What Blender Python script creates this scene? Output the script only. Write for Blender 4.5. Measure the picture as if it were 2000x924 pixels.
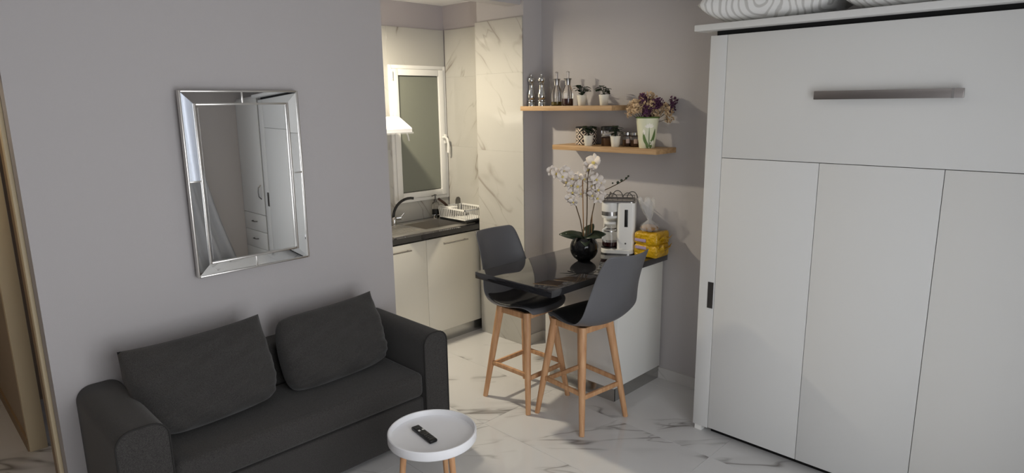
import bpy, bmesh, math, random
from mathutils import Vector, Matrix
random.seed(7)
PI = math.pi
scene = bpy.context.scene
C = scene.collection
for o in list(bpy.data.objects): bpy.data.objects.remove(o)

# ------------------------------------------------------------------ camera
yaw, pitch, roll, FPX = math.radians(44.889), math.radians(-11.729), math.radians(-0.783), 1258.86
F = Vector((math.cos(pitch)*math.cos(yaw), math.cos(pitch)*math.sin(yaw), math.sin(pitch)))
R0 = Vector((math.sin(yaw), -math.cos(yaw), 0)); U0 = R0.cross(F)
R = R0*math.cos(roll) + U0*math.sin(roll); U = -R0*math.sin(roll) + U0*math.cos(roll)
cd = bpy.data.cameras.new('camera'); cam = bpy.data.objects.new('camera', cd); C.objects.link(cam)
cd.sensor_width = 36; cd.lens = 36*FPX/2000; cd.clip_start = 0.02
M = Matrix((R, U, -F)).transposed().to_4x4(); M.translation = (0, 0, 1.95); cam.matrix_world = M
scene.camera = cam

# ------------------------------------------------------------------ world, light, exposure
w = bpy.data.worlds.new('world'); scene.world = w; w.use_nodes = True
w.node_tree.nodes['Background'].inputs[0].default_value = (0.62, 0.74, 0.95, 1)
w.node_tree.nodes['Background'].inputs[1].default_value = 1.0
vs = scene.view_settings
vs.view_transform = 'Standard'; vs.look = 'None'; vs.gamma = 1; vs.use_curve_mapping = False
vs.exposure = -0.07
def light(name, kind, loc, energy, color, rot=(0, 0, 0), **kw):
    l = bpy.data.lights.new(name, kind); l.energy = energy; l.color = color
    for k, v in kw.items(): setattr(l, k, v)
    o = bpy.data.objects.new(name, l); o.location = loc; o.rotation_euler = rot; C.objects.link(o)
    return o
# daylight entering through the balcony window beside the photographer
light('daylight', 'AREA', (1.20, -0.66, 1.25), 62, (1.0, 0.995, 0.98), (PI/2, 0, 0), shape='RECTANGLE', size=2.4, size_y=2.2)

# ------------------------------------------------------------------ materials
def lin(c):
    return tuple((x/12.92 if x <= .04045 else ((x+.055)/1.055)**2.4) for x in c)
def rgb(r, g, b): return lin((r/255, g/255, b/255)) + (1,)
MATS = {}
def mat(name, col, rough=.5, metal=0, trans=0, ior=1.45, spec=.5, emit=None, estr=0, coat=0, sheen=0, alpha=1):
    m = bpy.data.materials.new(name); m.use_nodes = True
    b = m.node_tree.nodes['Principled BSDF']
    b.inputs['Base Color'].default_value = col; b.inputs['Roughness'].default_value = rough
    b.inputs['Metallic'].default_value = metal; b.inputs['Transmission Weight'].default_value = trans
    b.inputs['IOR'].default_value = ior; b.inputs['Specular IOR Level'].default_value = spec
    b.inputs['Coat Weight'].default_value = coat; b.inputs['Sheen Weight'].default_value = sheen
    b.inputs['Alpha'].default_value = alpha
    if emit: b.inputs['Emission Color'].default_value = emit; b.inputs['Emission Strength'].default_value = estr
    MATS[name] = m; return m
def nodes(m): return m.node_tree.nodes, m.node_tree.links, m.node_tree.nodes['Principled BSDF']
def noise_bump(m, scale, strength, dist=.002, detail=3, stretch=None):
    n, l, b = nodes(m)
    tc = n.new('ShaderNodeTexCoord'); t = n.new('ShaderNodeTexNoise'); t.inputs['Scale'].default_value = scale; t.inputs['Detail'].default_value = detail
    src = tc.outputs['Object']
    if stretch:
        mp = n.new('ShaderNodeMapping'); mp.inputs['Scale'].default_value = stretch; l.new(src, mp.inputs[0]); src = mp.outputs[0]
    l.new(src, t.inputs['Vector'])
    bp = n.new('ShaderNodeBump'); bp.inputs['Strength'].default_value = strength; bp.inputs['Distance'].default_value = dist
    l.new(t.outputs['Fac'], bp.inputs['Height']); l.new(bp.outputs[0], b.inputs['Normal'])
    return t
def noise_col(m, scale, c1, c2, stretch=(1, 1, 1), detail=4, lo=.35, hi=.65, rnd=0):
    n, l, b = nodes(m)
    tc = n.new('ShaderNodeTexCoord'); mp = n.new('ShaderNodeMapping'); mp.inputs['Scale'].default_value = stretch
    l.new(tc.outputs['Object'], mp.inputs[0])
    if rnd:
        oi = n.new('ShaderNodeObjectInfo'); mu = n.new('ShaderNodeMath'); mu.operation = 'MULTIPLY'; mu.inputs[1].default_value = rnd
        l.new(oi.outputs['Random'], mu.inputs[0]); l.new(mu.outputs[0], mp.inputs['Location'])
    t = n.new('ShaderNodeTexNoise'); t.inputs['Scale'].default_value = scale; t.inputs['Detail'].default_value = detail
    l.new(mp.outputs[0], t.inputs['Vector'])
    r = n.new('ShaderNodeValToRGB'); r.color_ramp.elements[0].position = lo; r.color_ramp.elements[1].position = hi
    r.color_ramp.elements[0].color = c1; r.color_ramp.elements[1].color = c2
    l.new(t.outputs['Fac'], r.inputs[0]); l.new(r.outputs[0], b.inputs['Base Color'])
    return r

def marble(name, base, vein, rough, theta, wallmode=False, scale=1.0, strength=.8):
    """long thin veins; theta = vein direction in the plane of the slab"""
    m = mat(name, base, rough); n, l, b = nodes(m)
    tc = n.new('ShaderNodeTexCoord'); oi = n.new('ShaderNodeObjectInfo'); sp_ = n.new('ShaderNodeSeparateXYZ'); l.new(tc.outputs['Object'], sp_.inputs[0])
    def mt(op, a, c=None):
        x = n.new('ShaderNodeMath'); x.operation = op
        for i_, v in enumerate((a, c)):
            if v is None: continue
            if isinstance(v, (int, float)): x.inputs[i_].default_value = v
            else: l.new(v, x.inputs[i_])
        return x.outputs[0]
    u = mt('ADD', sp_.outputs[0], sp_.outputs[1]) if wallmode else sp_.outputs[0]
    v = sp_.outputs[2] if wallmode else sp_.outputs[1]
    ct, st_ = math.cos(theta), math.sin(theta)
    a = mt('ADD', mt('MULTIPLY', u, ct), mt('MULTIPLY', v, st_)); c = mt('SUBTRACT', mt('MULTIPLY', v, ct), mt('MULTIPLY', u, st_))
    cb = n.new('ShaderNodeCombineXYZ'); l.new(mt('MULTIPLY', a, .28), cb.inputs[0]); l.new(c, cb.inputs[1]); l.new(mt('MULTIPLY', oi.outputs['Random'], 37.0), cb.inputs[2])
    cb2 = n.new('ShaderNodeCombineXYZ'); l.new(a, cb2.inputs[0]); l.new(c, cb2.inputs[1]); l.new(mt('MULTIPLY', oi.outputs['Random'], 61.0), cb2.inputs[2])
    def ridge(sc, w_, det, off):
        t = n.new('ShaderNodeTexNoise'); t.inputs['Scale'].default_value = sc; t.inputs['Detail'].default_value = det; t.inputs['Roughness'].default_value = .45; t.inputs['Distortion'].default_value = .35
        l.new(cb.outputs[0], t.inputs['Vector'])
        d = mt('ABSOLUTE', mt('SUBTRACT', t.outputs['Fac'], off))
        mr = n.new('ShaderNodeMapRange'); mr.inputs[1].default_value = 0; mr.inputs[2].default_value = w_; mr.inputs[3].default_value = 1; mr.inputs[4].default_value = 0
        l.new(d, mr.inputs[0]); return mr.outputs[0]
    k = n.new('ShaderNodeTexNoise'); k.inputs['Scale'].default_value = 2.4*scale; k.inputs['Detail'].default_value = 2; l.new(cb2.outputs[0], k.inputs['Vector'])
    kr = n.new('ShaderNodeMapRange'); kr.inputs[1].default_value = .46; kr.inputs[2].default_value = .62; l.new(k.outputs['Fac'], kr.inputs[0])
    f1 = mt('MULTIPLY', ridge(2.0*scale, .013, 3, .5), kr.outputs[0]); f2 = mt('MULTIPLY', mt('MULTIPLY', ridge(3.6*scale, .016, 3, .46), kr.outputs[0]), .6)
    f3 = mt('MULTIPLY', mt('MULTIPLY', ridge(2.0*scale, .05, 3, .5), kr.outputs[0]), .2)
    fac = mt('MULTIPLY', mt('MAXIMUM', mt('MAXIMUM', f1, f2), f3), strength)
    c1 = n.new('ShaderNodeMix'); c1.data_type = 'RGBA'; c1.inputs[6].default_value = base; c1.inputs[7].default_value = vein
    l.new(fac, c1.inputs[0]); l.new(c1.outputs[2], b.inputs['Base Color'])
    return m

WALL = mat('wall_paint', rgb(185, 181, 181), .75); noise_bump(WALL, 190, .25, .002)
CEIL = mat('ceiling_paint', rgb(232, 230, 228), .8)
KPAINT = mat('kitchen_paint', rgb(176, 170, 172), .75)
HALLP = mat('hall_paint', rgb(176, 160, 140), .75)
CREAM = mat('cream_wood', rgb(222, 206, 172), .5)
TAN = mat('door_frame_tan', rgb(150, 126, 98), .5)
GROUT = mat('grout', rgb(165, 162, 158), .8)
FLOORM = marble('floor_marble', rgb(206, 205, 204), rgb(104, 99, 95), .06, -.72, scale=1.15, strength=.85)
TILEM = marble('wall_marble', rgb(184, 182, 176), rgb(116, 104, 90), .09, .85, True, 1.1, .62)
TILEM2 = marble('wall_marble_mirrored', rgb(184, 182, 176), rgb(112, 100, 86), .09, -.95, True, 1.1, .8)
BASEM = marble('baseboard_marble', rgb(204, 201, 198), rgb(130, 126, 122), .15, .8, True, 1.8)
WHITE = mat('white_laminate', rgb(212, 212, 210), .38); noise_bump(WHITE, 260, .06, .001)
WHITEG = mat('white_plastic', rgb(235, 234, 230), .3)
WHITE2 = mat('white_cabinet_laminate', rgb(228, 228, 224), .35)
KDOOR = mat('cream_white_front', rgb(226, 222, 210), .3)
TABLEW = mat('white_lacquer', rgb(236, 236, 238), .32)
BLACKGAP = mat('black_gap', rgb(10, 10, 10), .9)
STEEL = mat('brushed_steel', (.42, .41, .40, 1), .26, 1)
SINKST = mat('sink_steel', (.62, .60, .57, 1), .34, 1)
HANDLE = mat('bar_handle_steel', (.30, .28, .27, 1), .33, 1)
DARKST = mat('dark_steel', (.16, .155, .15, 1), .32, 1)
PLINTH = mat('plinth_aluminium', (.50, .50, .49, 1), .22, 1)
CHROME = mat('chrome', (.52, .52, .51, 1), .09, 1)
BLACKM = mat('matte_black_metal', rgb(28, 28, 28), .3)
STONE = mat('black_stone', rgb(30, 30, 33), .035, ior=1.75, spec=.5); noise_col(STONE, 260, rgb(34, 34, 37), rgb(46, 46, 49), lo=.45, hi=.75)
SHELLG = mat('grey_plastic_shell', rgb(94, 94, 97), .42)
PADB = mat('dark_grey_leatherette', rgb(32, 32, 34), .45)
WOOD = mat('beech_wood', rgb(196, 150, 108), .45); noise_col(WOOD, 9, rgb(186, 138, 98), rgb(206, 162, 120), (6, 6, .5), rnd=10)
OAK = mat('oak_shelf', rgb(196, 160, 112), .5); noise_col(OAK, 6, rgb(168, 134, 94), rgb(190, 156, 116), (8, .6, 8), rnd=10)
FABRIC = mat('charcoal_fabric', rgb(58, 57, 57), .95, spec=.15, sheen=.15)
r_ = noise_col(FABRIC, 420, rgb(50, 48, 47), rgb(74, 72, 70), detail=2); noise_bump(FABRIC, 500, .5, .002, 2)
PIPE = mat('charcoal_piping', rgb(54, 53, 52), .95, spec=.1)
MIRROR = mat('mirror_glass', (.90, .91, .91, 1), .012, 1)
SILVER = mat('silver_bead', (.62, .60, .57, 1), .28, 1)
PILLOW = mat('patterned_pillow', rgb(225, 225, 222), .85)
GLASS = mat('clear_glass', (1, 1, 1, 1), .02, 0, 1, 1.45)
PLASTC = mat('clear_film', (.9, .9, .9, 1), .12)
FROST = mat('frosted_glass', rgb(152, 155, 143), .28, 0, .35, 1.3)
OIL = mat('vinegar', rgb(58, 16, 18), .1); OLIVE = mat('olive_oil', rgb(120, 105, 30), .1, 0, .3)
LEAF = mat('plant_leaf', rgb(26, 42, 24), .4); ORLEAF = mat('orchid_leaf', rgb(38, 50, 36), .35)
STEM = mat('brown_stem', rgb(84, 66, 42), .6); CANE = mat('bamboo_stake', rgb(150, 110, 66), .6)
PETAL = mat('orchid_petal', rgb(232, 222, 212), .6); LIP = mat('orchid_lip', rgb(226, 206, 120), .6)
POTB = mat('black_glaze', rgb(14, 14, 16), .08)
POTW = mat('white_ceramic', rgb(226, 222, 208), .35); SOIL = mat('soil', rgb(50, 40, 30), .9)
BLACKP = mat('black_plastic', rgb(18, 18, 18), .35); GREYBTN = mat('grey_button', rgb(70, 70, 70), .5)
VASE = mat('pale_green_ceramic', rgb(226, 226, 198), .35); VLEAF = mat('painted_leaf', rgb(96, 120, 66), .5); VFLOW = mat('painted_petal', rgb(244, 240, 226), .5)
PURPLE = mat('dried_purple', rgb(88, 50, 78), .9); BEIGEF = mat('dried_cream', rgb(206, 178, 142), .9)
YELLOW = mat('yellow_wrapper', rgb(202, 158, 16), .3, coat=.4); noise_bump(YELLOW, 30, 1.0, .02, 4)
LILAC = mat('lilac_print', rgb(172, 150, 176), .4); BREAD = mat('bread_crust', rgb(150, 118, 82), .8)
BROWN = mat('brown_contents', rgb(110, 76, 48), .8); LABELW = mat('paper_label', rgb(214, 190, 178), .7)
BULB = mat('bulb_glow', (1, .9, .7, 1), .5, emit=(1, .83, .58, 1), estr=30)
CURT = mat('white_curtain', rgb(230, 232, 236), .9)
PANB = mat('brown_handle', rgb(60, 34, 24), .4)
def mixmat(m, kind, fac, col):
    n, l, b = nodes(m); out = n['Material Output']; t = n.new(kind); t.inputs[0].default_value = col; mx = n.new('ShaderNodeMixShader'); mx.inputs[0].default_value = fac
    l.new(b.outputs[0], mx.inputs[1]); l.new(t.outputs[0], mx.inputs[2]); l.new(mx.outputs[0], out.inputs[0])
mixmat(PLASTC, 'ShaderNodeBsdfTransparent', .84, (1, 1, 1, 1)); mixmat(CURT, 'ShaderNodeBsdfTranslucent', .5, (.8, .82, .86, 1))
# pillow stripes
n, l, b = nodes(PILLOW)
tc = n.new('ShaderNodeTexCoord'); wv = n.new('ShaderNodeTexWave'); wv.wave_type = 'RINGS'; wv.inputs['Scale'].default_value = 9; wv.inputs['Distortion'].default_value = 5; wv.inputs['Detail'].default_value = 1
rp = n.new('ShaderNodeValToRGB'); rp.color_ramp.elements[0].color = rgb(196, 195, 192); rp.color_ramp.elements[1].color = rgb(230, 230, 228); rp.color_ramp.elements[0].position = .1; rp.color_ramp.elements[1].position = .35
l.new(tc.outputs['Object'], wv.inputs['Vector']); l.new(wv.outputs['Fac'], rp.inputs[0]); l.new(rp.outputs[0], b.inputs['Base Color'])
# canister with concentric diamonds (flat print on a tin)
TIN = mat('diamond_print_tin', rgb(220, 206, 190), .45); n, l, b = nodes(TIN)
tc = n.new('ShaderNodeTexCoord'); sx = n.new('ShaderNodeSeparateXYZ'); l.new(tc.outputs['Object'], sx.inputs[0])
def mth(op, a, bb=None, c=None):
    x = n.new('ShaderNodeMath'); x.operation = op
    for i, v in enumerate((a, bb, c)):
        if v is None: continue
        if isinstance(v, (int, float)): x.inputs[i].default_value = v
        else: l.new(v, x.inputs[i])
    return x.outputs[0]
ang = mth('MULTIPLY', mth('ARCTAN2', sx.outputs[1], sx.outputs[0]), .072)
uu = mth('SUBTRACT', mth('FRACT', mth('MULTIPLY', ang, 17.68)), .5); vv = mth('SUBTRACT', mth('FRACT', mth('MULTIPLY', sx.outputs[2], 17.0)), .5)
dd = mth('ADD', mth('ABSOLUTE', uu), mth('ABSOLUTE', vv))
st = mth('GREATER_THAN', mth('FRACT', mth('MULTIPLY', dd, 2.5)), .5)
mxn = n.new('ShaderNodeMix'); mxn.data_type = 'RGBA'; mxn.inputs[6].default_value = rgb(46, 38, 36); mxn.inputs[7].default_value = rgb(222, 208, 192)
l.new(st, mxn.inputs[0]); l.new(mxn.outputs[2], b.inputs['Base Color'])

# ------------------------------------------------------------------ helpers
def link(name, me, m, parent=None, loc=(0, 0, 0), rot=(0, 0, 0)):
    o = bpy.data.objects.new(name, me); C.objects.link(o)
    if m is not None and not me.materials: me.materials.append(m)
    o.location = loc; o.rotation_euler = rot
    if parent: o.parent = parent
    return o
def mesh(name, bm, smooth=False):
    bmesh.ops.recalc_face_normals(bm, faces=bm.faces[:])
    me = bpy.data.meshes.new(name); bm.to_mesh(me); bm.free()
    if smooth:
        for p in me.polygons: p.use_smooth = True
        if smooth != 'all':
            try: me.set_sharp_from_angle(angle=math.radians(38))
            except Exception: pass
    return me
def tag(o, label=None, cat=None, group=None, kind=None):
    if label: o['label'] = label
    if cat: o['category'] = cat
    if group: o['group'] = group
    if kind: o['kind'] = kind
    return o
def thing(name, label, cat, loc=(0, 0, 0), rotz=0, group=None):
    o = bpy.data.objects.new(name, None); C.objects.link(o); o.location = loc; o.rotation_euler = (0, 0, rotz); o.empty_display_size = .05
    return tag(o, label, cat, group)
def bbox(bm, x0, x1, y0, y1, z0, z1, bev=0, seg=2):
    vs_ = [bm.verts.new((x, y, z)) for x in (x0, x1) for y in (y0, y1) for z in (z0, z1)]
    fs = [bm.faces.new([vs_[i] for i in f]) for f in ((0, 1, 3, 2), (4, 6, 7, 5), (0, 4, 5, 1), (2, 3, 7, 6), (0, 2, 6, 4), (1, 5, 7, 3))]
    bmesh.ops.recalc_face_normals(bm, faces=fs)
    if bev:
        es = list({e for f in fs for e in f.edges})
        bmesh.ops.bevel(bm, geom=es, offset=bev, segments=seg, profile=.5, affect='EDGES', clamp_overlap=True)
def box(name, a, m, parent=None, bev=0, seg=2, loc=(0, 0, 0), rot=(0, 0, 0)):
    bm = bmesh.new(); bbox(bm, *a, bev=bev, seg=seg)
    return link(name, mesh(name, bm, bool(bev)), m, parent, loc, rot)
def boxes(name, lst, m, parent=None, bev=0, loc=(0, 0, 0), rot=(0, 0, 0)):
    bm = bmesh.new()
    for a in lst: bbox(bm, *a, bev=bev)
    return link(name, mesh(name, bm, bool(bev)), m, parent, loc, rot)
def add_lathe(bm, prof, seg=32, cx=0, cy=0, cz=0, cap0=True, cap1=True):
    rings = []
    for r, z in prof:
        rings.append([bm.verts.new((cx+r*math.cos(2*PI*i/seg), cy+r*math.sin(2*PI*i/seg), cz+z)) for i in range(seg)])
    for a, b_ in zip(rings, rings[1:]):
        for i in range(seg):
            j = (i+1) % seg; bm.faces.new((a[i], a[j], b_[j], b_[i]))
    if cap0: bm.faces.new(rings[0][::-1])
    if cap1: bm.faces.new(rings[-1])
def lathe(name, prof, m, parent=None, seg=32, loc=(0, 0, 0), cap0=True, cap1=True, rot=(0, 0, 0)):
    bm = bmesh.new(); add_lathe(bm, prof, seg, cap0=cap0, cap1=cap1)
    return link(name, mesh(name, bm, True), m, parent, loc, rot)
def add_tube(bm, pts, rad, seg=8):
    pts = [Vector(p) for p in pts]
    rads = rad if isinstance(rad, (list, tuple)) else [rad]*len(pts)
    prev = None; rings = []
    for i, p in enumerate(pts):
        t = (pts[min(i+1, len(pts)-1)] - pts[max(i-1, 0)]).normalized()
        if prev is None:
            a = Vector((0, 0, 1)) if abs(t.z) < .9 else Vector((1, 0, 0)); u = t.cross(a).normalized()
        else: u = (prev - t*prev.dot(t)).normalized()
        prev = u; v = t.cross(u)
        rings.append([bm.verts.new(p + (u*math.cos(2*PI*k/seg) + v*math.sin(2*PI*k/seg))*rads[i]) for k in range(seg)])
    for a, b_ in zip(rings, rings[1:]):
        for k in range(seg):
            j = (k+1) % seg; bm.faces.new((a[k], a[j], b_[j], b_[k]))
    bm.faces.new(rings[0][::-1]); bm.faces.new(rings[-1])
def tube(name, pts, rad, m, parent=None, seg=8, loc=(0, 0, 0)):
    bm = bmesh.new(); add_tube(bm, pts, rad, seg)
    return link(name, mesh(name, bm, True), m, parent, loc)
def arc(fn, n_): return [fn(i/(n_-1)) for i in range(n_)]
def bez(p0, p1, p2, n_=10):
    p0, p1, p2 = Vector(p0), Vector(p1), Vector(p2)
    return [(p0*(1-t)**2 + p1*2*t*(1-t) + p2*t*t) for t in [i/(n_-1) for i in range(n_)]]
def prism(name, poly, axis, a0, a1, m, parent=None, bev=0, loc=(0, 0, 0)):
    bm = bmesh.new()
    def P(u, v, a): return {'x': (a, u, v), 'y': (u, a, v), 'z': (u, v, a)}[axis]
    A = [bm.verts.new(P(u, v, a0)) for u, v in poly]; B = [bm.verts.new(P(u, v, a1)) for u, v in poly]
    bm.faces.new(A); bm.faces.new(B[::-1])
    for i in range(len(poly)):
        j = (i+1) % len(poly); bm.faces.new((A[i], B[i], B[j], A[j]))
    bmesh.ops.recalc_face_normals(bm, faces=bm.faces[:])
    if bev: bmesh.ops.bevel(bm, geom=bm.edges[:], offset=bev, segments=2, affect='EDGES', clamp_overlap=True)
    return link(name, mesh(name, bm, bool(bev)), m, parent, loc)
def struct(o, label=None):
    o['kind'] = 'structure'
    if label: o['label'] = label
    return o
def subsurf(o, lv=2):
    md = o.modifiers.new('sub', 'SUBSURF'); md.levels = lv; md.render_levels = lv; return o

# ------------------------------------------------------------------ structure
XB, YL, YW, YR, XF = 3.815, 3.48, 4.56, -0.50, -1.20
ZC, ZK = 2.85, 2.78
floor = struct(box('floor', (XF-.1, XB+.1, YR-.15, 6.6, -.08, -.012), GROUT), 'floor of large glossy white marble tiles with grey veins')
TX, TY, J = .6, 1.2, .0006
tmesh = {}
def tile_mesh(w_, h_, t_=.012, bev=.001):
    k = (round(w_, 4), round(h_, 4))
    if k not in tmesh:
        bm = bmesh.new(); bbox(bm, -w_/2, w_/2, -h_/2, h_/2, -t_, 0, bev, 1); tmesh[k] = mesh('tile', bm); tmesh[k].materials.append(FLOORM)
    return tmesh[k]
xs = [3.08 + TX*k for k in range(-8, 2)]; ys = [3.34 - TY*3.5 + TY*k for k in range(0, 7)]
for i, x0 in enumerate(xs):
    for k, y0 in enumerate(ys):
        xa, xb_ = max(x0, XF), min(x0+TX, XB); ya, yb = max(y0, YR), min(y0+TY, 6.5)
        if xb_-xa < .05 or yb-ya < .05: continue
        o = link('tile', tile_mesh(xb_-xa-2*J, yb-ya-2*J), None, floor, ((xa+xb_)/2, (ya+yb)/2, 0))
# walls
wl = struct(boxes('wall_left', [(.47, 2.38, YL, YL+.11, 0, ZC), (XF, .47, YL, YL+.11, 2.25, ZC), (XF, -.45, YL, YL+.11, 0, 2.25)], WALL), 'light grey painted wall behind the sofa')
struct(box('wall_back', (XB, XB+.1, YR-.1, 6.6, 0, ZC), WALL), 'grey painted wall behind the shelves and bar')
# right wall with the balcony window opening (beside the photographer)
struct(boxes('wall_right', [(XF, 0.0, YR-.12, YR, 0, ZC), (2.4, XB, YR-.12, YR, 0, ZC), (0, 2.4, YR-.12, YR, 2.36, ZC), (0, 2.4, YR-.12, YR, 0, .12)], WALL), 'grey painted window wall seen in the mirror')
struct(box('wall_front', (XF-.1, XF, YR-.12, 6.6, 0, ZC), WALL), 'grey painted wall behind the photographer')
struct(box('ceiling', (XF-.1, XB+.1, YR-.12, YL, ZC, ZC+.08), CEIL), 'white ceiling of the room')
struct(box('ceiling_kitchen', (XF-.1, XB+.1, YL+.12, 6.6, ZK, ZK+.08), CEIL), 'white ceiling of the kitchen niche')
struct(box('trim_1', (2.38, XB, YL, YL+.12, 2.66, ZC), WALL), 'grey beam above the kitchen opening')
# kitchen shell
struct(boxes('wall_kitchen', [(1.30, 3.16, YW+.012, YW+.12, 0, ZK), (3.16, 3.76, YW+.012, YW+.12, 2.27, ZK), (3.16, 3.76, YW+.012, YW+.12, 0, 1.112), (3.76, XB, YW+.012, YW+.12, 0, ZK)], KPAINT), 'grey painted kitchen wall above the marble tiles')
wk = bpy.data.objects['wall_kitchen']
struct(box('wall_kitchen_side', (1.2, 1.3, YL+.11, YW+.12, 0, ZK), KPAINT), 'grey painted inner wall of the kitchen niche')
we = struct(box('wall_kitchen_end', (3.772, XB, 3.96, YW+.012, 0, ZK), KPAINT), 'grey painted end wall above the kitchen tiles')
wp = struct(box('wall_pillar', (3.612, XB, 3.45, 3.96, 0, ZK), WALL), 'pillar with marble tiled front beside the kitchen opening')
def wall_tile(parent, x0, x1, y0, y1, z0, z1):
    tm = TILEM if parent is wp else TILEM2
    c = ((x0+x1)/2, (y0+y1)/2, (z0+z1)/2); bm = bmesh.new()
    bbox(bm, x0-c[0], x1-c[0], y0-c[1], y1-c[1], z0-c[2], z1-c[2], .0003, 1)
    return link('tile', mesh('tile', bm), tm, parent, c)
zj = [0, .37, .97, 1.575, 2.175, 2.574]
g = .0002
for a, b_ in zip(zj, zj[1:]):
    wall_tile(wp, 3.60, 3.612, 3.452, 3.972, a+g, b_-g)
    wall_tile(wp, 3.612, 3.772, 3.96, 3.972, a+g, b_-g)
for a, b_ in zip(zj[1:], zj[2:]):
    wall_tile(we, 3.76, 3.772, 3.972, 4.548, a+g, b_-g)
for x0, x1 in ((1.3, 1.96), (1.96, 2.56), (2.56, 3.16)):
    for a, b_ in zip(zj[1:], zj[2:]): wall_tile(wk, x0+g, x1-g, YW, YW+.012, a+g, b_-g)
wall_tile(wk, 3.16+g, 3.76, YW, YW+.012, 2.27, 2.574-g); wall_tile(wk, 3.16+g, 3.76, YW, YW+.012, .6, 1.112)
# baseboards
struct(box('baseboard_back', (XB-.012, XB, 1.0, 3.45, 0, .08), BASEM), 'low marble baseboard along the back wall')
struct(box('baseboard_pillar', (3.612, XB-.012, 3.438, 3.45, 0, .08), BASEM), 'low marble baseboard on the side of the pillar')
# hall beyond the left doorway
hw = struct(box('wall_hall', (.56, 1.2, 5.2, 6.5, 0, ZK), HALLP), 'brownish wall of the hall beyond the doorway')
hw2 = struct(box('wall_hall_side', (.44, .520, 4.46, 6.5, 0, ZK), HALLP), 'brownish side wall of the hall beyond the doorway')
struct(box('baseboard_hall', (.428, .44, 4.42, 6.5, 0, .075), TAN), 'tan baseboard of the hall')
struct(box('wall_hall_end', (XF, 1.2, 6.5, 6.6, 0, ZK), HALLP), 'end wall of the hall')
d1 = struct(box('door_1', (.435, .522, 4.40, 4.455, .0, 2.2), CREAM, bev=.004), 'cream door casing standing in the hall')
d2 = struct(boxes('door_2', [(.452, .47, 3.585, 3.64, 0, 2.25), (-.45, -.425, 3.585, 3.64, 0, 2.25), (-.45, .47, 3.585, 3.64, 2.22, 2.25)], CREAM, bev=.003), 'cream door frame at the left edge')
box('frame_stop', (.458, .474, 3.64, 3.76, 0, 2.22), TAN, d2)
struct(box('trim_2', (-.45, .47, YL+.02, 3.70, -.011, .006), TAN), 'brown threshold of the doorway')

# kitchen window
w1 = struct(thing('window_1', None, None, (0, YW, 0)), 'white framed kitchen window with frosted glass')
def frame4(name, x0, x1, z0, z1, t, y0, y1, m, parent, bev=.003):
    return boxes(name, [(x0, x0+t, y0, y1, z0, z1), (x1-t, x1, y0, y1, z0, z1), (x0+t, x1-t, y0, y1, z1-t, z1), (x0+t, x1-t, y0, y1, z0, z0+t)], m, parent, bev)
frame4('window_frame', 3.16, 3.757, 1.112, 2.27, .030, -.012, .07, WHITEG, w1)
sash = frame4('sash', 3.192, 3.725, 1.144, 2.238, .052, -.022, .05, WHITEG, w1)
box('gasket', (3.243, 3.674, .002, .012, 1.195, 2.187), BLACKM, sash)
box('glass_pane', (3.25, 3.667, -.006, .0, 1.202, 2.18), FROST, w1)
hd = boxes('handle', [(3.745, 3.775, -.034, -.022, 1.60, 1.68)], WHITEG, w1, .004, loc=(-.035, 0, 0))
tube('lever', [(3.725, -.03, 1.655), (3.728, -.060, 1.657), (3.738, -.072, 1.645), (3.748, -.076, 1.60), (3.746, -.074, 1.52)], .011, WHITEG, hd)
tube('hinge', [(3.178, -.03, 2.15), (3.178, -.03, 2.22)], .007, WHITEG, w1)
struct(box('wall_shaft', (3.0, 3.9, 5.2, 5.25, .8, 2.6), GROUT), 'shaft wall outside the kitchen window')

# balcony window beside the photographer
w2 = struct(thing('window_2', None, None, (0, YR, 0)), 'white framed balcony window lighting the room')
frame4('window_frame', 0.0, 2.4, .12, 2.36, .06, -.10, -.02, WHITEG, w2)
box('mullion', (1.17, 1.23, -.10, -.02, .18, 2.30), WHITEG, w2, .003)
def curtain(name, x0, x1, label, flare):
    bm = bmesh.new(); nx, nz = 60, 10; rows = []
    for k in range(nz+1):
        z = .05 + 2.5*k/nz; f = 1 + flare*(1-k/nz)**2; row = []
        for i in range(nx+1):
            t = i/nx; x = x0 + t*(x1-x0)*f
            row.append(bm.verts.new((x, .07 + .03*math.sin(t*PI*13), z)))
        rows.append(row)
    for a, b_ in zip(rows, rows[1:]):
        for i in range(nx): bm.faces.new((a[i], a[i+1], b_[i+1], b_[i]))
    o = link(name, mesh(name, bm, 'all'), CURT, None, (0, YR, 0)); md = o.modifiers.new('s', 'SOLIDIFY'); md.thickness = .002
    return tag(o, label, 'curtain')
curtain('curtain', 2.12, 2.72, 'white curtain gathered at the window, glimpsed low in the mirror', .75)

# ------------------------------------------------------------------ wall bed
YB0, YB1 = .025, 1.772; XBF = 3.31
bed = thing('wall_bed', 'white fold-up wall bed cabinet with long steel handle', 'wall bed', (XBF, (YB0+YB1)/2, 0))
cy = (YB0+YB1)/2
def B(y): return y - cy
H2 = 2.285
box('side_panel', (.0, XB-XBF-.013, B(1.677), B(YB1), .035, H2), WHITE, bed, .0015)
box('side_panel', (.0, XB-XBF-.013, B(YB0), B(.118), .035, H2), WHITE, bed, .0015)
box('back_panel', (.03, XB-XBF-.013, B(.12), B(1.675), .05, H2-.02), BLACKGAP, bed)
box('upper_panel', (.0, .022, B(.1205), B(1.6745), 1.6415, H2), WHITE, bed, .0012)
for a, b_ in ((1.164, 1.6745), (.638, 1.161), (.1205, .635)):
    box('lower_panel', (.0, .022, B(a), B(b_), .04, 1.6385), WHITE, bed, .0012)
box('under_bed_shade', (.045, .06, B(.12), B(1.675), 0, .05), BLACKGAP, bed)  # black strip standing in for the deep shade under the bed
h = box('handle', (-.040, -.026, B(.596), B(1.201), 1.945, 1.985), HANDLE, bed, .002)
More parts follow.
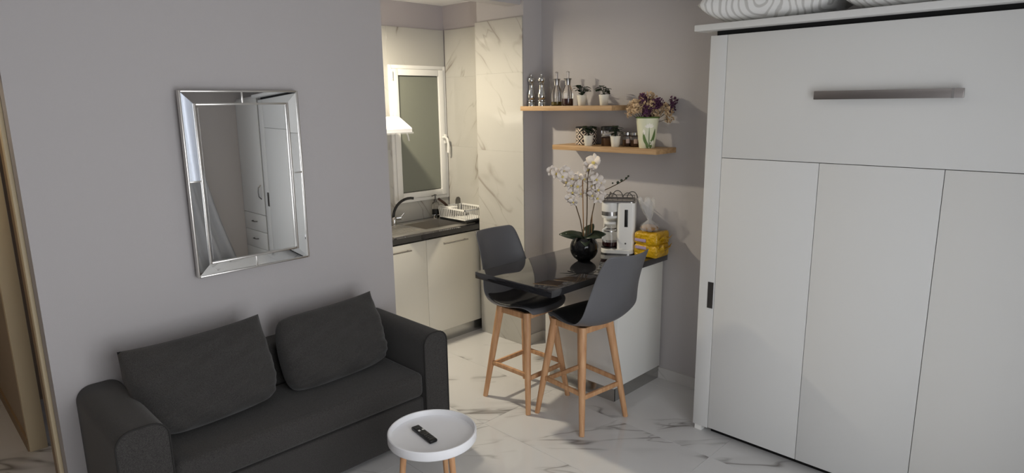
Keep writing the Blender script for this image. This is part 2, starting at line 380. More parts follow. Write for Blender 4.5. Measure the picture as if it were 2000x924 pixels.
for y in (.63, 1.165): box('handle_post', (-.027, .001, B(y)-.012, B(y)+.012, 1.953, 1.977), STEEL, h)
box('handle_end', (-.0412, -.0255, B(.630), B(.640), 1.9445, 1.9855), CHROME, h)
for y0, y1 in ((1.683, 1.716), (.079, .112)):
    rp_ = boxes('recessed_pull', [(-.003, .004, B(y0), B(y0)+.005, .778, .932), (-.003, .004, B(y1)-.005, B(y1), .778, .932), (-.003, .004, B(y0)+.005, B(y1)-.005, .778, .784), (-.003, .004, B(y0)+.005, B(y1)-.005, .926, .932)], DARKST, bed)
    box('pull_well', (-.0015, .003, B(y0)+.005, B(y1)-.005, .784, .926), DARKST, rp_)
for y in (YB0+.03, YB1-.03): box('foot', (.01, .05, B(y)-.022, B(y)+.022, 0, .035), WHITEG, bed)
box('shadow_gap', (.012, .3, B(YB0+.05), B(YB1-.03), H2, 2.309), BLACKGAP, bed)
box('top_shelf', (-.062, XB-XBF-.002, B(.02), B(1.838), 2.309, 2.341), WHITE, bed, .003)
def pillow_mesh(w_, h_, t_, pinch=.12, n_=28, seed=0, wr=.006, pw=2.6):
    rnd = random.Random(seed); ph = [rnd.uniform(0, 6.28) for _ in range(8)]
    bm = bmesh.new(); top = []; bot = []
    for j in range(n_+1):
        v = -1 + 2*j/n_; rt = []; rb = []
        for i in range(n_+1):
            u = -1 + 2*i/n_
            x = u*w_/2*(1 - pinch*(1-abs(u)**2)*0 - pinch*.5*(1-v*v)*abs(u)**3); y = v*h_/2*(1 - pinch*.5*(1-u*u)*abs(v)**3)
            e = max(0, (1-abs(u)**pw))**.5 * max(0, (1-abs(v)**pw))**.5
            wr_ = wr*(math.sin(7*u+3*v+ph[0]) + math.sin(11*v-5*u+ph[1]) + .7*math.sin(17*u*v+ph[2]))*min(1, e*1.6)
            rt.append(bm.verts.new((x, y, t_/2*e + wr_*e)))
            rb.append(rt[-1] if i in (0, n_) or j in (0, n_) else bm.verts.new((x, y, -t_/2*e)))
        top.append(rt); bot.append(rb)
    for j in range(n_):
        for i in range(n_):
            bm.faces.new((top[j][i], top[j][i+1], top[j+1][i+1], top[j+1][i]))
            try: bm.faces.new((bot[j][i], bot[j+1][i], bot[j+1][i+1], bot[j][i+1]))
            except ValueError: pass
    return mesh('pillow', bm, 'all')
for i, (yc, lab) in enumerate(((1.49, 'white pillow with grey contour lines at the shelf end above the bed'), (.81, 'plain looking white pillow on the bed shelf, second from its end'))):
    o = link('pillow', pillow_mesh(.46, .67, .20, .1, 28, i, .008, 3.5), PILLOW, None, (3.46, yc, 2.341+.098), (0, 0, .02))
    tag(o, lab, 'pillow', 'pillows on the bed shelf')

# wardrobe seen only in the mirror
wd = thing('wardrobe', 'white wardrobe with drawers reflected in the mirror', 'wardrobe', (XBF, -.249, 0))
box('body', (.02, XB-XBF-.001, -.249, .249, .02, 2.34), WHITE, wd)
dr = box('door', (.0, .02, -.247, .247, .66, 2.32), WHITE, wd, .0015)
tube('handle', [(-.0, .19, .84), (-.03, .19, .87), (-.035, .19, .92), (-.03, .19, .97), (0, .19, 1.0)], .006, DARKST, dr)
for k in range(3):
    dw = box('drawer', (.0, .02, -.247, .247, .05+.203*k, .248+.203*k), WHITE, wd, .0015)
    zc = .16+.203*k; tube('handle', [(0, -.05, zc), (-.025, -.035, zc), (-.03, 0, zc), (-.025, .035, zc), (0, .05, zc)], .006, DARKST, dw)

# ------------------------------------------------------------------ sofa
SX0, SX1, SYF, SYB = .545, 2.275, 2.825, 3.475
sofa = thing('sofa', 'charcoal fabric two seat sofa with wide square arms', 'sofa', ((SX0+SX1)/2, 3.15, 0))
scx = (SX0+SX1)/2
def S(x): return x - scx
def T(y): return y - 3.15
def arm(xa, xb_):
    wd_ = xb_-xa; poly = [(S(xa), .03), (S(xa), .58)]
    r = .07
    for k in range(9): a = PI - k*PI/16; poly.append((S(xa)+r+r*math.cos(a), .585+r*math.sin(a)))
    for k in range(9): a = PI/2 - k*PI/16; poly.append((S(xb_)-r+r*math.cos(a), .585+r*math.sin(a)))
    poly += [(S(xb_), .03)]
    a_ = prism('arm', poly, 'y', T(SYF), T(SYB), FABRIC, sofa)
    bm = bmesh.new(); add_tube(bm, [(u, T(SYF)-.001, v) for u, v in poly], .004, 6)
    link('piping', mesh('piping', bm, True), PIPE, a_)
    for p in a_.data.polygons: p.use_smooth = True
    a_.data.set_sharp_from_angle(angle=math.radians(40))
arm(SX0, SX0+.205); arm(SX1-.165, SX1)
xi0, xi1 = SX0+.207, SX1-.167
box('base', (S(xi0), S(xi1), T(SYF+.02), T(SYB), .03, .272), FABRIC, sofa, .012, 3)
box('seat_cushion', (S(xi0+.003), S(xi1-.003), T(SYF+.004), T(SYB-.16), .282, .43), FABRIC, sofa, .035, 5)
box('backrest', (S(xi0), S(xi1), T(SYB-.16), T(SYB), .28, .665), FABRIC, sofa, .03, 4)
for x in (SX0+.1, SX1-.08):
    for y in (SYF+.08, SYB-.08): box('foot', (S(x)-.025, S(x)+.025, T(y)-.025, T(y)+.025, 0, .03), BLACKM, sofa)
def cushion_mesh(w_, h_, t_, seed, soft=False):
    rr = random.Random(seed); ph = [rr.uniform(0, 6.28) for _ in range(8)]; n_ = 40
    bm = bmesh.new(); top = []; bot = []
    for j in range(n_+1):
        v = -1 + 2*j/n_; rt = []; rb = []
        for i in range(n_+1):
            u = -1 + 2*i/n_
            rnd_ = 1 - .085*abs(u)**4*abs(v)**4*(1.25 if v < 0 else (1.3 if soft and u < 0 else -.25))
            x = u*w_/2*rnd_*(1 + .025*(1-v*v) - .03*max(0, v)); y = v*h_/2*rnd_*(1 - (.05*(1-u*u) if v > 0 else -.03*(1-u*u))*abs(v)**2)
            if not soft and u < 0: x *= 1 - .24*max(0, .45-v)/1.45
            e = (max(0, 1-abs(u)**5))**.5 * (max(0, 1-abs(v)**5))**.55
            e *= 1 - .42*max(0, v)**1.5 + .10*max(0, -v)
            wr_ = .006*math.sin(9*u+7*v+ph[0]) + .005*math.sin(15*v-8*u+ph[1]) + .013*math.sin(30*(v+.35*abs(u))+ph[3])*max(0, .35-v)*max(0, abs(u)-.3)**1.2
            rt.append(bm.verts.new((x, y, t_/2*e + wr_*min(1, e*1.5))))
            rb.append(rt[-1] if i in (0, n_) or j in (0, n_) else bm.verts.new((x, y, -t_/2*e*.8)))
        top.append(rt); bot.append(rb)
    for j in range(n_):
        for i in range(n_):
            bm.faces.new((top[j][i], top[j][i+1], top[j+1][i+1], top[j+1][i])); bm.faces.new((bot[j][i], bot[j+1][i], bot[j+1][i+1], bot[j][i+1]))
    return mesh('cushion', bm, 'all')
def cushion(name, c, w_, h_, t_, lean, rz, rl, seed, label):
    o = link(name, cushion_mesh(w_, h_, t_, seed, seed == 5), FABRIC, None, c)
    m_ = Matrix.Rotation(rz, 4, 'Z') @ Matrix.Rotation(PI/2 - lean, 4, 'X') @ Matrix.Rotation(rl, 4, 'Z')
    m_.translation = c; o.matrix_world = m_
    return tag(o, label, 'cushion', 'sofa back cushions')
cushion('back_cushion', (1.030, 3.185, .648), .675, .445, .22, .30, .02, .02, 3, 'charcoal back cushion leaning at the sofa end beside the doorway')
cushion('back_cushion', (1.745, 3.20, .628), .635, .425, .22, .30, .0, .03, 5, 'charcoal back cushion leaning in the sofa corner nearest the kitchen')

# ------------------------------------------------------------------ side table and remote
tb = thing('side_table', 'round white tray table with light wooden legs', 'side table', (1.695, 2.235, 0))
bm = bmesh.new(); RT = .208
add_lathe(bm, [(RT-.012, .405), (RT-.004, .408), (RT, .414), (RT, .450), (RT-.003, .4535), (RT-.008, .4535), (RT-.011, .450), (RT-.014, .428), (RT-.03, .422), (.001, .422)], 72)
link('tray', mesh('tray', bm, True), TABLEW, tb)
for k in range(3):
    a = math.radians(30 + 120*k); d = Vector((math.cos(a), math.sin(a), 0))
    tube('leg', [d*.132+Vector((0, 0, .406)), d*.172], [.016, .011], WOOD, tb, 14)
rm = thing('remote_control', 'black remote control lying on the white table', 'remote', (1.668, 2.262, .4225), math.radians(-97.5+90))
box('body', (-.021, .021, -.088, .088, 0, .016), BLACKP, rm, .006, 3)
bt = bmesh.new()
for r in range(9):
    for c_ in range(3):
        if r in (5,): continue
        bbox(bt, -.013+c_*.0095, -.013+c_*.0095+.007, -.075+r*.016, -.075+r*.016+.007, .0155, .0175)
link('buttons', mesh('buttons', bt), GREYBTN, rm)['kind'] = 'stuff'
for x in (-.014, .006): box('white_button', (x, x+.009, .022, .034, .0155, .018), WHITEG, rm)

# ------------------------------------------------------------------ wall mirror
mw, mh = .632, .952
mr = thing('wall_mirror', 'rectangular wall mirror framed in narrow mirrored strips', 'mirror', (1.455, YL-.020, 1.080))
mr.rotation_euler = (math.radians(.7), 0, math.radians(1.65))
# local: x right, z up, front is -y
box('backing', (-mw/2+.004, mw/2-.004, -.010, .008, .004, mh-.004), BLACKM, mr)
fw = .066
def strip(p):   # polygon outer->inner : y outer -.012, inner -.024
    bm = bmesh.new(); vs_ = [bm.verts.new(q) for q in p]; bk = [bm.verts.new((q[0], -.008, q[2])) for q in p]
    bm.faces.new(vs_); bm.faces.new(bk[::-1])
    for i in range(len(p)):
        j = (i+1) % len(p); bm.faces.new((vs_[i], bk[i], bk[j], vs_[j]))
    link('mirror_strip', mesh('mirror_strip', bm), MIRROR, mr)
o0, i0 = .008, fw; yo, yi = -.0195, -.0225; gp = .0012
L_, R_, B_, T_ = -mw/2, mw/2, 0, mh
zm, xm = .50, .0
strip([(L_+o0, yo-.0025, B_+o0), (L_+i0, yi, B_+i0), (L_+i0, yi, zm-gp), (L_+o0, yo-.0025, zm-gp)]); strip([(L_+o0, yo, zm+gp), (L_+i0, yi, zm+gp), (L_+i0, yi, T_-i0), (L_+o0, yo, T_-o0)])
strip([(R_-o0, yo, B_+o0), (R_-i0, yi, B_+i0), (R_-i0, yi, zm-gp), (R_-o0, yo, zm-gp)]); strip([(R_-o0, yo, zm+gp), (R_-i0, yi, zm+gp), (R_-i0, yi, T_-i0), (R_-o0, yo, T_-o0)])
strip([(L_+o0, yo, T_-o0), (L_+i0, yi, T_-i0), (xm-gp, yi, T_-i0), (xm-gp, yo, T_-o0)]); strip([(xm+gp, yo, T_-o0), (xm+gp, yi, T_-i0), (R_-i0, yi, T_-i0), (R_-o0, yo, T_-o0)])
strip([(L_+o0, yo, B_+o0), (xm-gp, yo, B_+o0), (xm-gp, yi, B_+i0), (L_+i0, yi, B_+i0)]); strip([(xm+gp, yo, B_+o0), (R_-o0, yo, B_+o0), (R_-i0, yi, B_+i0), (xm+gp, yi, B_+i0)])
def rim(name, e, t, y0, y1, m): frame4(name, L_+e, R_-e, B_+e, T_-e, t, y0, y1, m, mr, .0025)
rim('outer_bead', 0, .009, -.026, .008, SILVER); rim('inner_bead', fw-.002, .010, -.030, -.008, SILVER)
box('mirror_pane', (L_+fw+.007, R_-fw-.007, -.018, -.009, B_+fw+.007, T_-fw-.007), MIRROR, mr)
for x in (L_+fw+.02, R_-fw-.0215): box('bevel_line', (x, x+.0012, -.0184, -.0178, B_+fw+.02, T_-fw-.02), SILVER, mr)
for (x, z, sx_, sz_) in ((L_+.036, zm, .028, .0035), (R_-.036, zm, .028, .0035), (xm, T_-.036, .0035, .028), (xm, B_+.036, .0035, .028)):
    box('clip', (x-sx_, x+sx_, -.0255, -.012, z-sz_, z+sz_), SILVER, mr, .001)

# ------------------------------------------------------------------ bar: cabinet and top
bc = thing('bar_cabinet', 'white base cabinet under the black bar top', 'cabinet', (3.53, 2.61, 0))
box('body', (-.262, .270, -.280, .29, .10, .873), WHITE2, bc, .001)
box('side_panel', (-.264, .262, -.300, -.2805, .10, .873), WHITE2, bc, .0015)
box('end_panel', (-.284, -.2645, -.300, .30, .10, .873), WHITE2, bc, .0015)
pl = boxes('plinth', [(-.258, .272, -.286, -.272, .0, .1), (-.262, -.25, -.286, .28, 0, .1)], PLINTH, bc)
btp = tag(box('peninsula_worktop', (-.605, .605, -.318, .318, -.042, 0), STONE, None, .002, 2, (3.21, 2.607, .916)), 'black polished stone bar top on white cabinet', 'bar top')

# ------------------------------------------------------------------ bar stools
def stool(name, loc, rz, label, off=(0, 0, 0)):
    t = thing(name, label, 'bar stool', loc, rz, 'bar stools at the bar')
    # local: faces +y ; backrest at -y
    prof = [(.205, .640), (.197, .668), (.155, .682), (.09, .672), (.02, .652), (-.07, .640), (-.145, .648), (-.208, .690), (-.248, .765), (-.280, .86), (-.308, .955), (-.334, 1.04), (-.352, 1.09), (-.362, 1.112)]
    wid = [.150, .178, .202, .216, .226, .233, .240, .238, .222, .206, .196, .188, .176, .156]
    up = [0, .004, .012, .020, .028, .036, .046, .052, .044, .032, .024, .020, .016, .004]
    fwd = [-.03, -.02, -.01, 0, 0, .005, .012, .03, .055, .068, .066, .056, .046, .040]
    bm = bmesh.new(); nu = 14; rows = []
    for (y, z), w_, a, f in zip(prof, wid, up, fwd):
        row = []
        for i in range(nu+1):
            u = -1 + 2*i/nu; row.append(bm.verts.new((u*w_, y + f*u*u, z + a*u*u)))
        rows.append(row)
    for a, b_ in zip(rows, rows[1:]):
        for i in range(nu): bm.faces.new((a[i], b_[i], b_[i+1], a[i+1]))
    sh = link('seat_shell', mesh('seat_shell', bm, 'all'), SHELLG, t, off)
    md = sh.modifiers.new('s', 'SOLIDIFY'); md.thickness = .009; md.offset = 0; subsurf(sh, 2)
    bm = bmesh.new(); rows = []
    for (y, z), w_, a, f, k in list(zip(prof, wid, up, fwd, range(14)))[1:8]:
        row = []; e = {1: 0, 2: .014, 3: .02, 4: .022, 5: .022, 6: .018, 7: 0}[k]
        for i in range(nu+1):
            u = (-1 + 2*i/nu)*.86; row.append(bm.verts.new((u*w_, y*.96 + f*u*u, z + a*u*u + .009 + e*(1-(u/.86)**4))))
        rows.append(row)
    for a, b_ in zip(rows, rows[1:]):
        for i in range(nu): bm.faces.new((a[i], b_[i], b_[i+1], a[i+1]))
    sc_ = link('seat_pad', mesh('seat_pad', bm, 'all'), PADB, t, off)
    md = sc_.modifiers.new('s', 'SOLIDIFY'); md.thickness = .008; md.offset = -1; subsurf(sc_, 1)
    ft, tp, zt = .195, .114, .640
    def P(sx_, sy_, z): k = z/zt; return Vector((sx_*(ft+(tp-ft)*k), sy_*(ft+.005+(tp-ft)*k), z))
    for sx_ in (-1, 1):
        for sy_ in (-1, 1):
            bm = bmesh.new(); add_tube(bm, [P(sx_, sy_, 0), P(sx_, sy_, .25), P(sx_, sy_, zt)], [.0165, .021, .027], 12)
            link('leg', mesh('leg', bm, True), WOOD, t)
    def bar(nm, a, b_, w_, hh):
        a, b_ = Vector(a), Vector(b_); d = (b_-a); L = d.length; mid = (a+b_)/2
        o = box(nm, (-L/2, L/2, -w_/2, w_/2, -hh/2, hh/2), WOOD, t, .003); o.location = mid; o.rotation_euler = (0, 0, math.atan2(d.y, d.x))
    for a, b_ in (((-1, -1), (1, -1)), ((1, -1), (1, 1)), ((1, 1), (-1, 1)), ((-1, 1), (-1, -1))):
        z = .245 if a[0] == b_[0] else .225
        bar('stretcher', P(*a, z), P(*b_, z), .018, .028); bar('apron', P(*a, .618), P(*b_, .618), .022, .038)
    box('mount_plate', (-.08, .08, -.08, .08, .610, .642), BLACKM, t, .004)
    return t
stool('bar_stool', (2.945, 2.815, 0), PI, 'grey bar stool on the kitchen side of the bar top', (-.025, .0, 0))
stool('bar_stool', (2.985, 2.375, 0), math.radians(-6), 'grey bar stool with its back to the wall bed', (.02, -.035, 0))

# ------------------------------------------------------------------ kitchen units
def kunit(x0, x1, label, hx0, hx1, filler=False):
    k = thing('base_cabinet', label, 'cabinet', ((x0+x1)/2, 4.0, 0), 0, 'kitchen base cabinets'); c = (x0+x1)/2
    boxes('body', [(x0-c+.001, x0-c+.017, .02, .545, .10, .893), (x1-c-.017, x1-c-.001, .02, .545, .10, .893), (x0-c+.017, x1-c-.017, .02, .545, .10, .116), (x0-c+.017, x1-c-.017, .537, .545, .116, .893)], KDOOR, k)
    xe = x1-c-(.065 if filler else .0015)
    d = box('door', (x0-c+.0015, xe, 0, .019, .105, .893), KDOOR, k, .0015)
    hz = .842
    tube('handle', [(hx0-c, -.028, hz), (hx1-c, -.028, hz)], .0055, STEEL, d, 10)
    for x in (hx0+.02, hx1-.02): tube('handle_post', [(x-c, -.028, hz), (x-c, .001, hz)], .0045, STEEL, d, 8)
    if filler: box('filler_strip', (xe+.003, x1-c-.001, .004, .022, .105, .893), KDOOR, k, .001)
    box('plinth', (x0-c, x1-c, .025, .04, 0, .10), PLINTH, k)
kunit(2.453, 3.053, 'cream kitchen cabinet partly hidden by the wall edge', 2.63, 2.889)
kunit(3.053, 3.69, 'cream kitchen cabinet beneath the sink basin', 3.21, 3.469, True)
kunit(1.85, 2.453, 'cream kitchen cabinet behind the sofa wall', 2.0, 2.26)
box_l = [(1.85, 3.755, 3.975, 4.10, .91, .95), (1.85, 3.755, 4.42, 4.555, .91, .95), (1.85, 3.13, 4.10, 4.42, .91, .95), (3.53, 3.755, 4.10, 4.42, .91, .95)]
wt = boxes('worktop', [(a-2.8, b_-2.8, c-4.27, d-4.27, e-.95, f-.95) for a, b_, c, d, e, f in box_l], STONE, None, 0, (2.8, 4.27, .95))
tag(wt, 'black stone kitchen worktop around the sink', 'worktop')
sk = thing('kitchen_sink', 'stainless steel sink with drainboard set in black worktop', 'sink', (3.2, 4.27, .95))
rimz = .006
boxes('rim', [(-.42, .41, -.235, -.165, -.004, rimz), (-.42, .41, .15, .225, -.004, rimz), (.325, .41, -.165, .15, -.004, rimz), (-.095, -.065, -.165, .15, -.004, rimz)], SINKST, sk, .002)
boxes('basin', [(-.065, -.060, -.165, .15, -.16, .004), (.320, .325, -.165, .15, -.16, .004), (-.065, .325, -.165, -.160, -.16, .004), (-.065, .325, .145, .15, -.16, .004), (-.065, .325, -.165, .15, -.165, -.16)], SINKST, sk)
bm = bmesh.new(); bbox(bm, -.42, -.095, -.165, .15, -.004, .001)
for k in range(7): bbox(bm, -.40, -.12, -.14+.042*k, -.125+.042*k, .0, .004)
link('drainboard', mesh('drainboard', bm), SINKST, sk)
lathe('drain', [(.04, -.159), (.04, -.156), (.012, -.157)], CHROME, sk, 24, (.13, 0, 0))
fa = thing('faucet', 'dark gooseneck kitchen faucet with chrome lever', 'faucet', (3.075, 4.455, .956))
lathe('base', [(.026, 0), (.026, .01), (.021, .015), (.020, .060), (.014, .07)], CHROME, fa, 24)
tube('spout', [(0, 0, .03)] + [(-.006+.118*(1-math.cos(a)), -.092*(1-math.cos(a)), .06+.165*math.sin(a)) for a in [math.radians(x) for x in range(0, 101, 10)]], .0115, BLACKM, fa, 12)
lv = tube('lever', [(.015, -.01, .06), (.05, -.03, .062)], [.017, .019], CHROME, fa, 14)
tube('lever_arm', [(.048, -.028, .066), (.075, -.042, .10)], .006, CHROME, lv, 10)
so = thing('soap_dispenser', 'glass soap dispenser with dark pump and label band', 'soap dispenser', (3.475+.045, 4.455, .956))
lathe('bottle', [(.030, .0), (.032, .004), (.032, .125), (.026, .14), (.014, .148)], GLASS, so, 24)
lathe('dark_band', [(.033, .035), (.033, .078)], BLACKP, so, 24, cap0=False, cap1=False)
lathe('metal_foot', [(.0335, .0), (.0335, .03)], CHROME, so, 24, cap0=False, cap1=False)
pu = lathe('pump', [(.015, .146), (.015, .165), (.006, .168), (.006, .20), (.012, .202), (.012, .212)], DARKST, so, 18)
tube('nozzle', [(0, 0, .206), (-.045, -.01, .203)], .005, DARKST, pu)
# dish rack
rk = thing('dish_rack', 'white plastic dish rack full of slots beside the sink', 'dish rack', (3.62, 4.215, .957))
box('drip_tray', (-.115, .125, -.19, .17, 0, .020), BLACKP, rk, .004)
bm = bmesh.new()
x0, x1, y0, y1, z0, z1 = -.13, .132, -.185, .17, .024, .118
bbox(bm, x0+.012, x1-.012, y0+.012, y1-.012, z0, z0+.006)
for (a, b_, c, d) in ((x0, x1, y0, y0+.006), (x0, x1, y1-.006, y1), (x0, x0+.006, y0, y1), (x1-.006, x1, y0, y1)): bbox(bm, a, b_, c, d, z1-.014, z1)
link('basket', mesh('basket', bm), WHITEG, rk)
bm = bmesh.new()
for k in range(12):
    x = x0+.006+(x1-x0-.012)*k/11
    for y in (y0+.003, y1-.003): add_tube(bm, [(x*.93, y*.95, z0), (x, y, z1-.01)], .0035, 6)
for k in range(15):
    y = y0+.006+(y1-y0-.012)*k/14
    for x in (x0+.003, x1-.003): add_tube(bm, [(x*.93, y*.95, z0), (x, y, z1-.01)], .0035, 6)
link('slats', mesh('slats', bm, True), WHITEG, rk)['kind'] = 'stuff'
box('cutlery_shelf', (-.13, -.03, .02, .17, .108, .12), WHITEG, rk, .004)
pn = thing('frying_pan', 'small pan with brown handle resting in the dish rack', 'pan', (3.63, 4.24, .984))
p_ = lathe('pan', [(.075, 0), (.090, .03), (.088, .03), (.073, .004), (.001, .004)], DARKST, pn, 28, loc=(.02, .06, .005), rot=(.0, .25, 0))
tube('handle', [(-.055, .085, .06), (-.10, .10, .115), (-.155, .115, .16)], [.010, .012, .011], PANB, pn, 10)
sp = thing('spatula', 'small dark spatula standing in the dish rack', 'utensil', (3.70, 4.36, .985))
prism('blade', [(-.03, .09), (.03, .09), (.026, .135), (.010, .150), (-.012, .150), (-.026, .13)], 'y', -.002, .002, DARKST, sp)
tube('shaft', [(0, 0, 0), (0, 0, .095)], .004, DARKST, sp)
# hood
hoo = thing('range_hood', 'slim white range hood lit from above beside the window', 'range hood', (2.80, 4.36, 1.73))
prism('canopy', [(-.18, 0), (-.18, .034), (-.172, .040), (-.015, .122), (.195, .122), (.195, 0)], 'x', -.30, .30, TABLEW, hoo, .003)
box('visor', (-.30, .30, -.195, -.18, -.008, .006), PLASTC, hoo)
tube('hinge_clip', [(.265, -.15, .0), (.275, -.155, -.03), (.285, -.15, -.065)], .006, WHITEG, hoo)
# kitchen downlight (out of sight behind the wall end)
kl = thing('ceiling_lamp', 'round white downlight on the kitchen ceiling', 'lamp', (2.50, 4.05, ZK))
lathe('housing', [(.07, 0), (.07, -.205), (.066, -.205), (.066, -.198), (.001, -.198)], WHITEG, kl, 28)
lathe('diffuser', [(.064, -.1985), (.064, -.201), (.001, -.202)], BULB, kl, 24)
light('kitchen_downlight', 'AREA', (2.50, 4.05, 2.572), 44, (1.0, .89, .69), shape='DISK', size=.11)
hl = thing('ceiling_lamp', 'unseen warm bulb added to brighten the hall', 'lamp', (-.15, 3.95, ZK))
lathe('rose', [(.05, 0), (.05, -.02), (.02, -.03), (.02, -.09)], WHITEG, hl, 20)
lathe('bulb', [(.014, -.09), (.018, -.105), (.03, -.13), (.028, -.15), (.012, -.165)], BULB, hl, 18)
light('hall_fill_light', 'POINT', (-.15, 3.95, 2.57), 9, (1.0, .80, .55), shadow_soft_size=.04)  # added light, out of view, brightening the door casing and hall wall

# ------------------------------------------------------------------ shelves
def shelf(loc, ylen, label):
    o = box('wall_shelf', (-.122, .122, -ylen/2, ylen/2, -.034, 0), OAK, None, .0015, 2, loc)
    return tag(o, label, 'shelf', 'oak floating shelves')
shelf((XB-.1225, (2.605+3.449)/2, 1.923), 3.449-2.605, 'upper oak floating shelf holding mills and bottles')
shelf((XB-.1225+.0, (2.254+3.13)/2, 1.646), 3.13-2.254, 'lower oak floating shelf holding the flower vase')
ZU, ZL = 1.923, 1.646
def mill(y, label):
    t = thing('pepper_mill', label, 'pepper mill', (3.66, y, ZU), 0, 'steel mills')
    lathe('body', [(.028, 0), (.028, .030), (.026, .033), (.029, .036), (.029, .042), (.023, .047), (.029, .058), (.031, .074), (.028, .092), (.021, .115), (.0175, .145), (.020, .155), (.022, .160)], CHROME, t, 28)
    lathe('head', [(.020, .161), (.022, .165), (.019, .170), (.026, .180), (.028, .192), (.024, .206), (.012, .214), (.005, .217), (.009, .224), (.009, .230), (.003, .236)], CHROME, t, 28)
    lathe('dark_band', [(.0285, .031), (.0285, .0345)], BLACKP, t, 28, cap0=False, cap1=False)
mill(3.418, 'polished steel mill at the pillar end of the upper shelf'); mill(3.313, 'polished steel mill second from the pillar on the upper shelf')
def cruet(y, liq, lh, label, x=3.66):
    t = thing('cruet_bottle', label, 'bottle', (x, y, ZU), 0, 'glass cruet bottles')
    lathe('bottle', [(.036, 0), (.039, .006), (.039, .085), (.034, .11), (.021, .14), (.018, .150), (.018, .168)], GLASS, t, 28)
    lathe('contents', [(.0355, .005), (.0365, .008), (.0365, lh)], liq, t, 24)
    cl_ = lathe('collar', [(.020, .146), (.020, .150), (.022, .175), (.029, .192), (.027, .192), (.019, .175)], STEEL, t, 24)
    lathe('stopper', [(.010, .165), (.010, .225), (.013, .232), (.010, .240), (.004, .243)], GLASS, t, 18)
cruet(3.165, OLIVE, .030, 'glass cruet with a little oil on the upper shelf'); cruet(3.055, OIL, .050, 'glass cruet with dark vinegar on the upper shelf', 3.655)
gl = thing('glass_tumbler', 'small clear glass behind the mills on the upper shelf', 'glass', (3.745, 3.27, ZU))
lathe('glass', [(.025, 0), (.032, .20), (.030, .20), (.023, .005)], GLASS, gl, 24)
def leaf_mesh(L, W, bend, fold=.15, n_=6):
    bm = bmesh.new(); rows = []
    for i in range(n_+1):
        t = i/n_; w_ = W*math.sin(PI*min(1, t*.93+.05))**.8; z = bend*t*t; 
        rows.append([bm.verts.new((L*t, -w_, z+fold*w_)), bm.verts.new((L*t, 0, z)), bm.verts.new((L*t, w_, z+fold*w_))])
    for a, b_ in zip(rows, rows[1:]):
        for k in range(2): bm.faces.new((a[k], a[k+1], b_[k+1], b_[k]))
    return mesh('leaf', bm, 'all')
def small_plant(name, loc, label, seed):
    rnd = random.Random(seed); t = thing(name, label, 'potted plant', loc, rnd.uniform(0, 6), 'small artificial plants')
    pt = lathe('pot', [(.024, 0), (.026, .002), (.035, .070), (.036, .073), (.033, .073), (.031, .060), (.001, .060)], POTW, t, 28)
    lathe('soil', [(.031, .058), (.031, .063), (.001, .066)], SOIL, t, 20)
    for s_ in range(5):
        a = s_*1.256 + rnd.uniform(-.3, .3); hgt = rnd.uniform(.10, .145); rr = rnd.uniform(.008, .026)
        top = Vector((rr*math.cos(a), rr*math.sin(a), hgt))
        tube('stem', [(0, 0, .06), (top.x*.4, top.y*.4, hgt*.75), top], .0022, LEAF, t, 6)
        for k in range(3):
            b_ = a + rnd.uniform(-1.2, 1.2) + k*.9
            lf = link('leaf', leaf_mesh(rnd.uniform(.042, .058), rnd.uniform(.016, .022), -.012), LEAF, t, top - Vector((0, 0, .012*k)), (0, rnd.uniform(-.35, .2), b_))
            md = lf.modifiers.new('s', 'SOLIDIFY'); md.thickness = .0012
small_plant('potted_plant', (3.66, 2.93, ZU), 'small green plant in white pot beside the cruets', 1)
small_plant('potted_plant', (3.66, 2.737, ZU), 'small green plant in white pot at the open end of upper shelf', 2)
small_plant('potted_plant', (3.612, 2.83, ZL), 'small green plant in white pot before the diamond patterned tin', 3)
small_plant('potted_plant', (3.635, 2.617, ZL), 'small green plant in white pot before the storage jar', 4)
tn = thing('patterned_tin', 'cream tin with dark concentric diamond pattern', 'tin', (3.732, 2.945, ZL))
lathe('body', [(.074, 0), (.076, .002), (.076, .118), (.074, .119)], TIN, tn, 40); lathe('lid', [(.077, .1192), (.077, .126), (.074, .128)], BLACKP, tn, 40)
jr = thing('storage_jar', 'glass storage jar with black lid and brown contents', 'jar', (3.715, 2.725, ZL))
lathe('glass', [(.055, 0), (.057, .003), (.057, .105)], GLASS, jr, 32); lathe('contents', [(.053, .003), (.053, .055), (.03, .066)], BROWN, jr, 24)
lathe('lid', [(.059, .1055), (.059, .132), (.055, .135)], BLACKP, jr, 32); lathe('band', [(.0578, .072), (.0578, .08)], STEEL, jr, 32, cap0=False, cap1=False)
for y, x, lab in ((2.585, 3.73, 'small glass spice jar nearest the storage jar'), (2.515, 3.72, 'small glass spice jar with pale label beside the vase')):
    t = thing('spice_jar', lab, 'jar', (x, y, ZL), 0, 'spice jars')
    lathe('glass', [(.030, 0), (.032, .003), (.032, .065), (.022, .075)], GLASS, t, 24); lathe('contents', [(.0295, .003), (.0295, .045)], BROWN, t, 20)
    lathe('lid', [(.025, .0755), (.027, .078), (.027, .095), (.020, .100)], CHROME, t, 24)
    prism('paper_label', [(.0322*math.cos(a), .0322*math.sin(a)) for a in [PI+.35+k*.1 for k in range(9)]] + [(.0328*math.cos(a), .0328*math.sin(a)) for a in [PI+.35+(8-k)*.1 for k in range(9)]], 'z', .022, .052, LABELW, t)
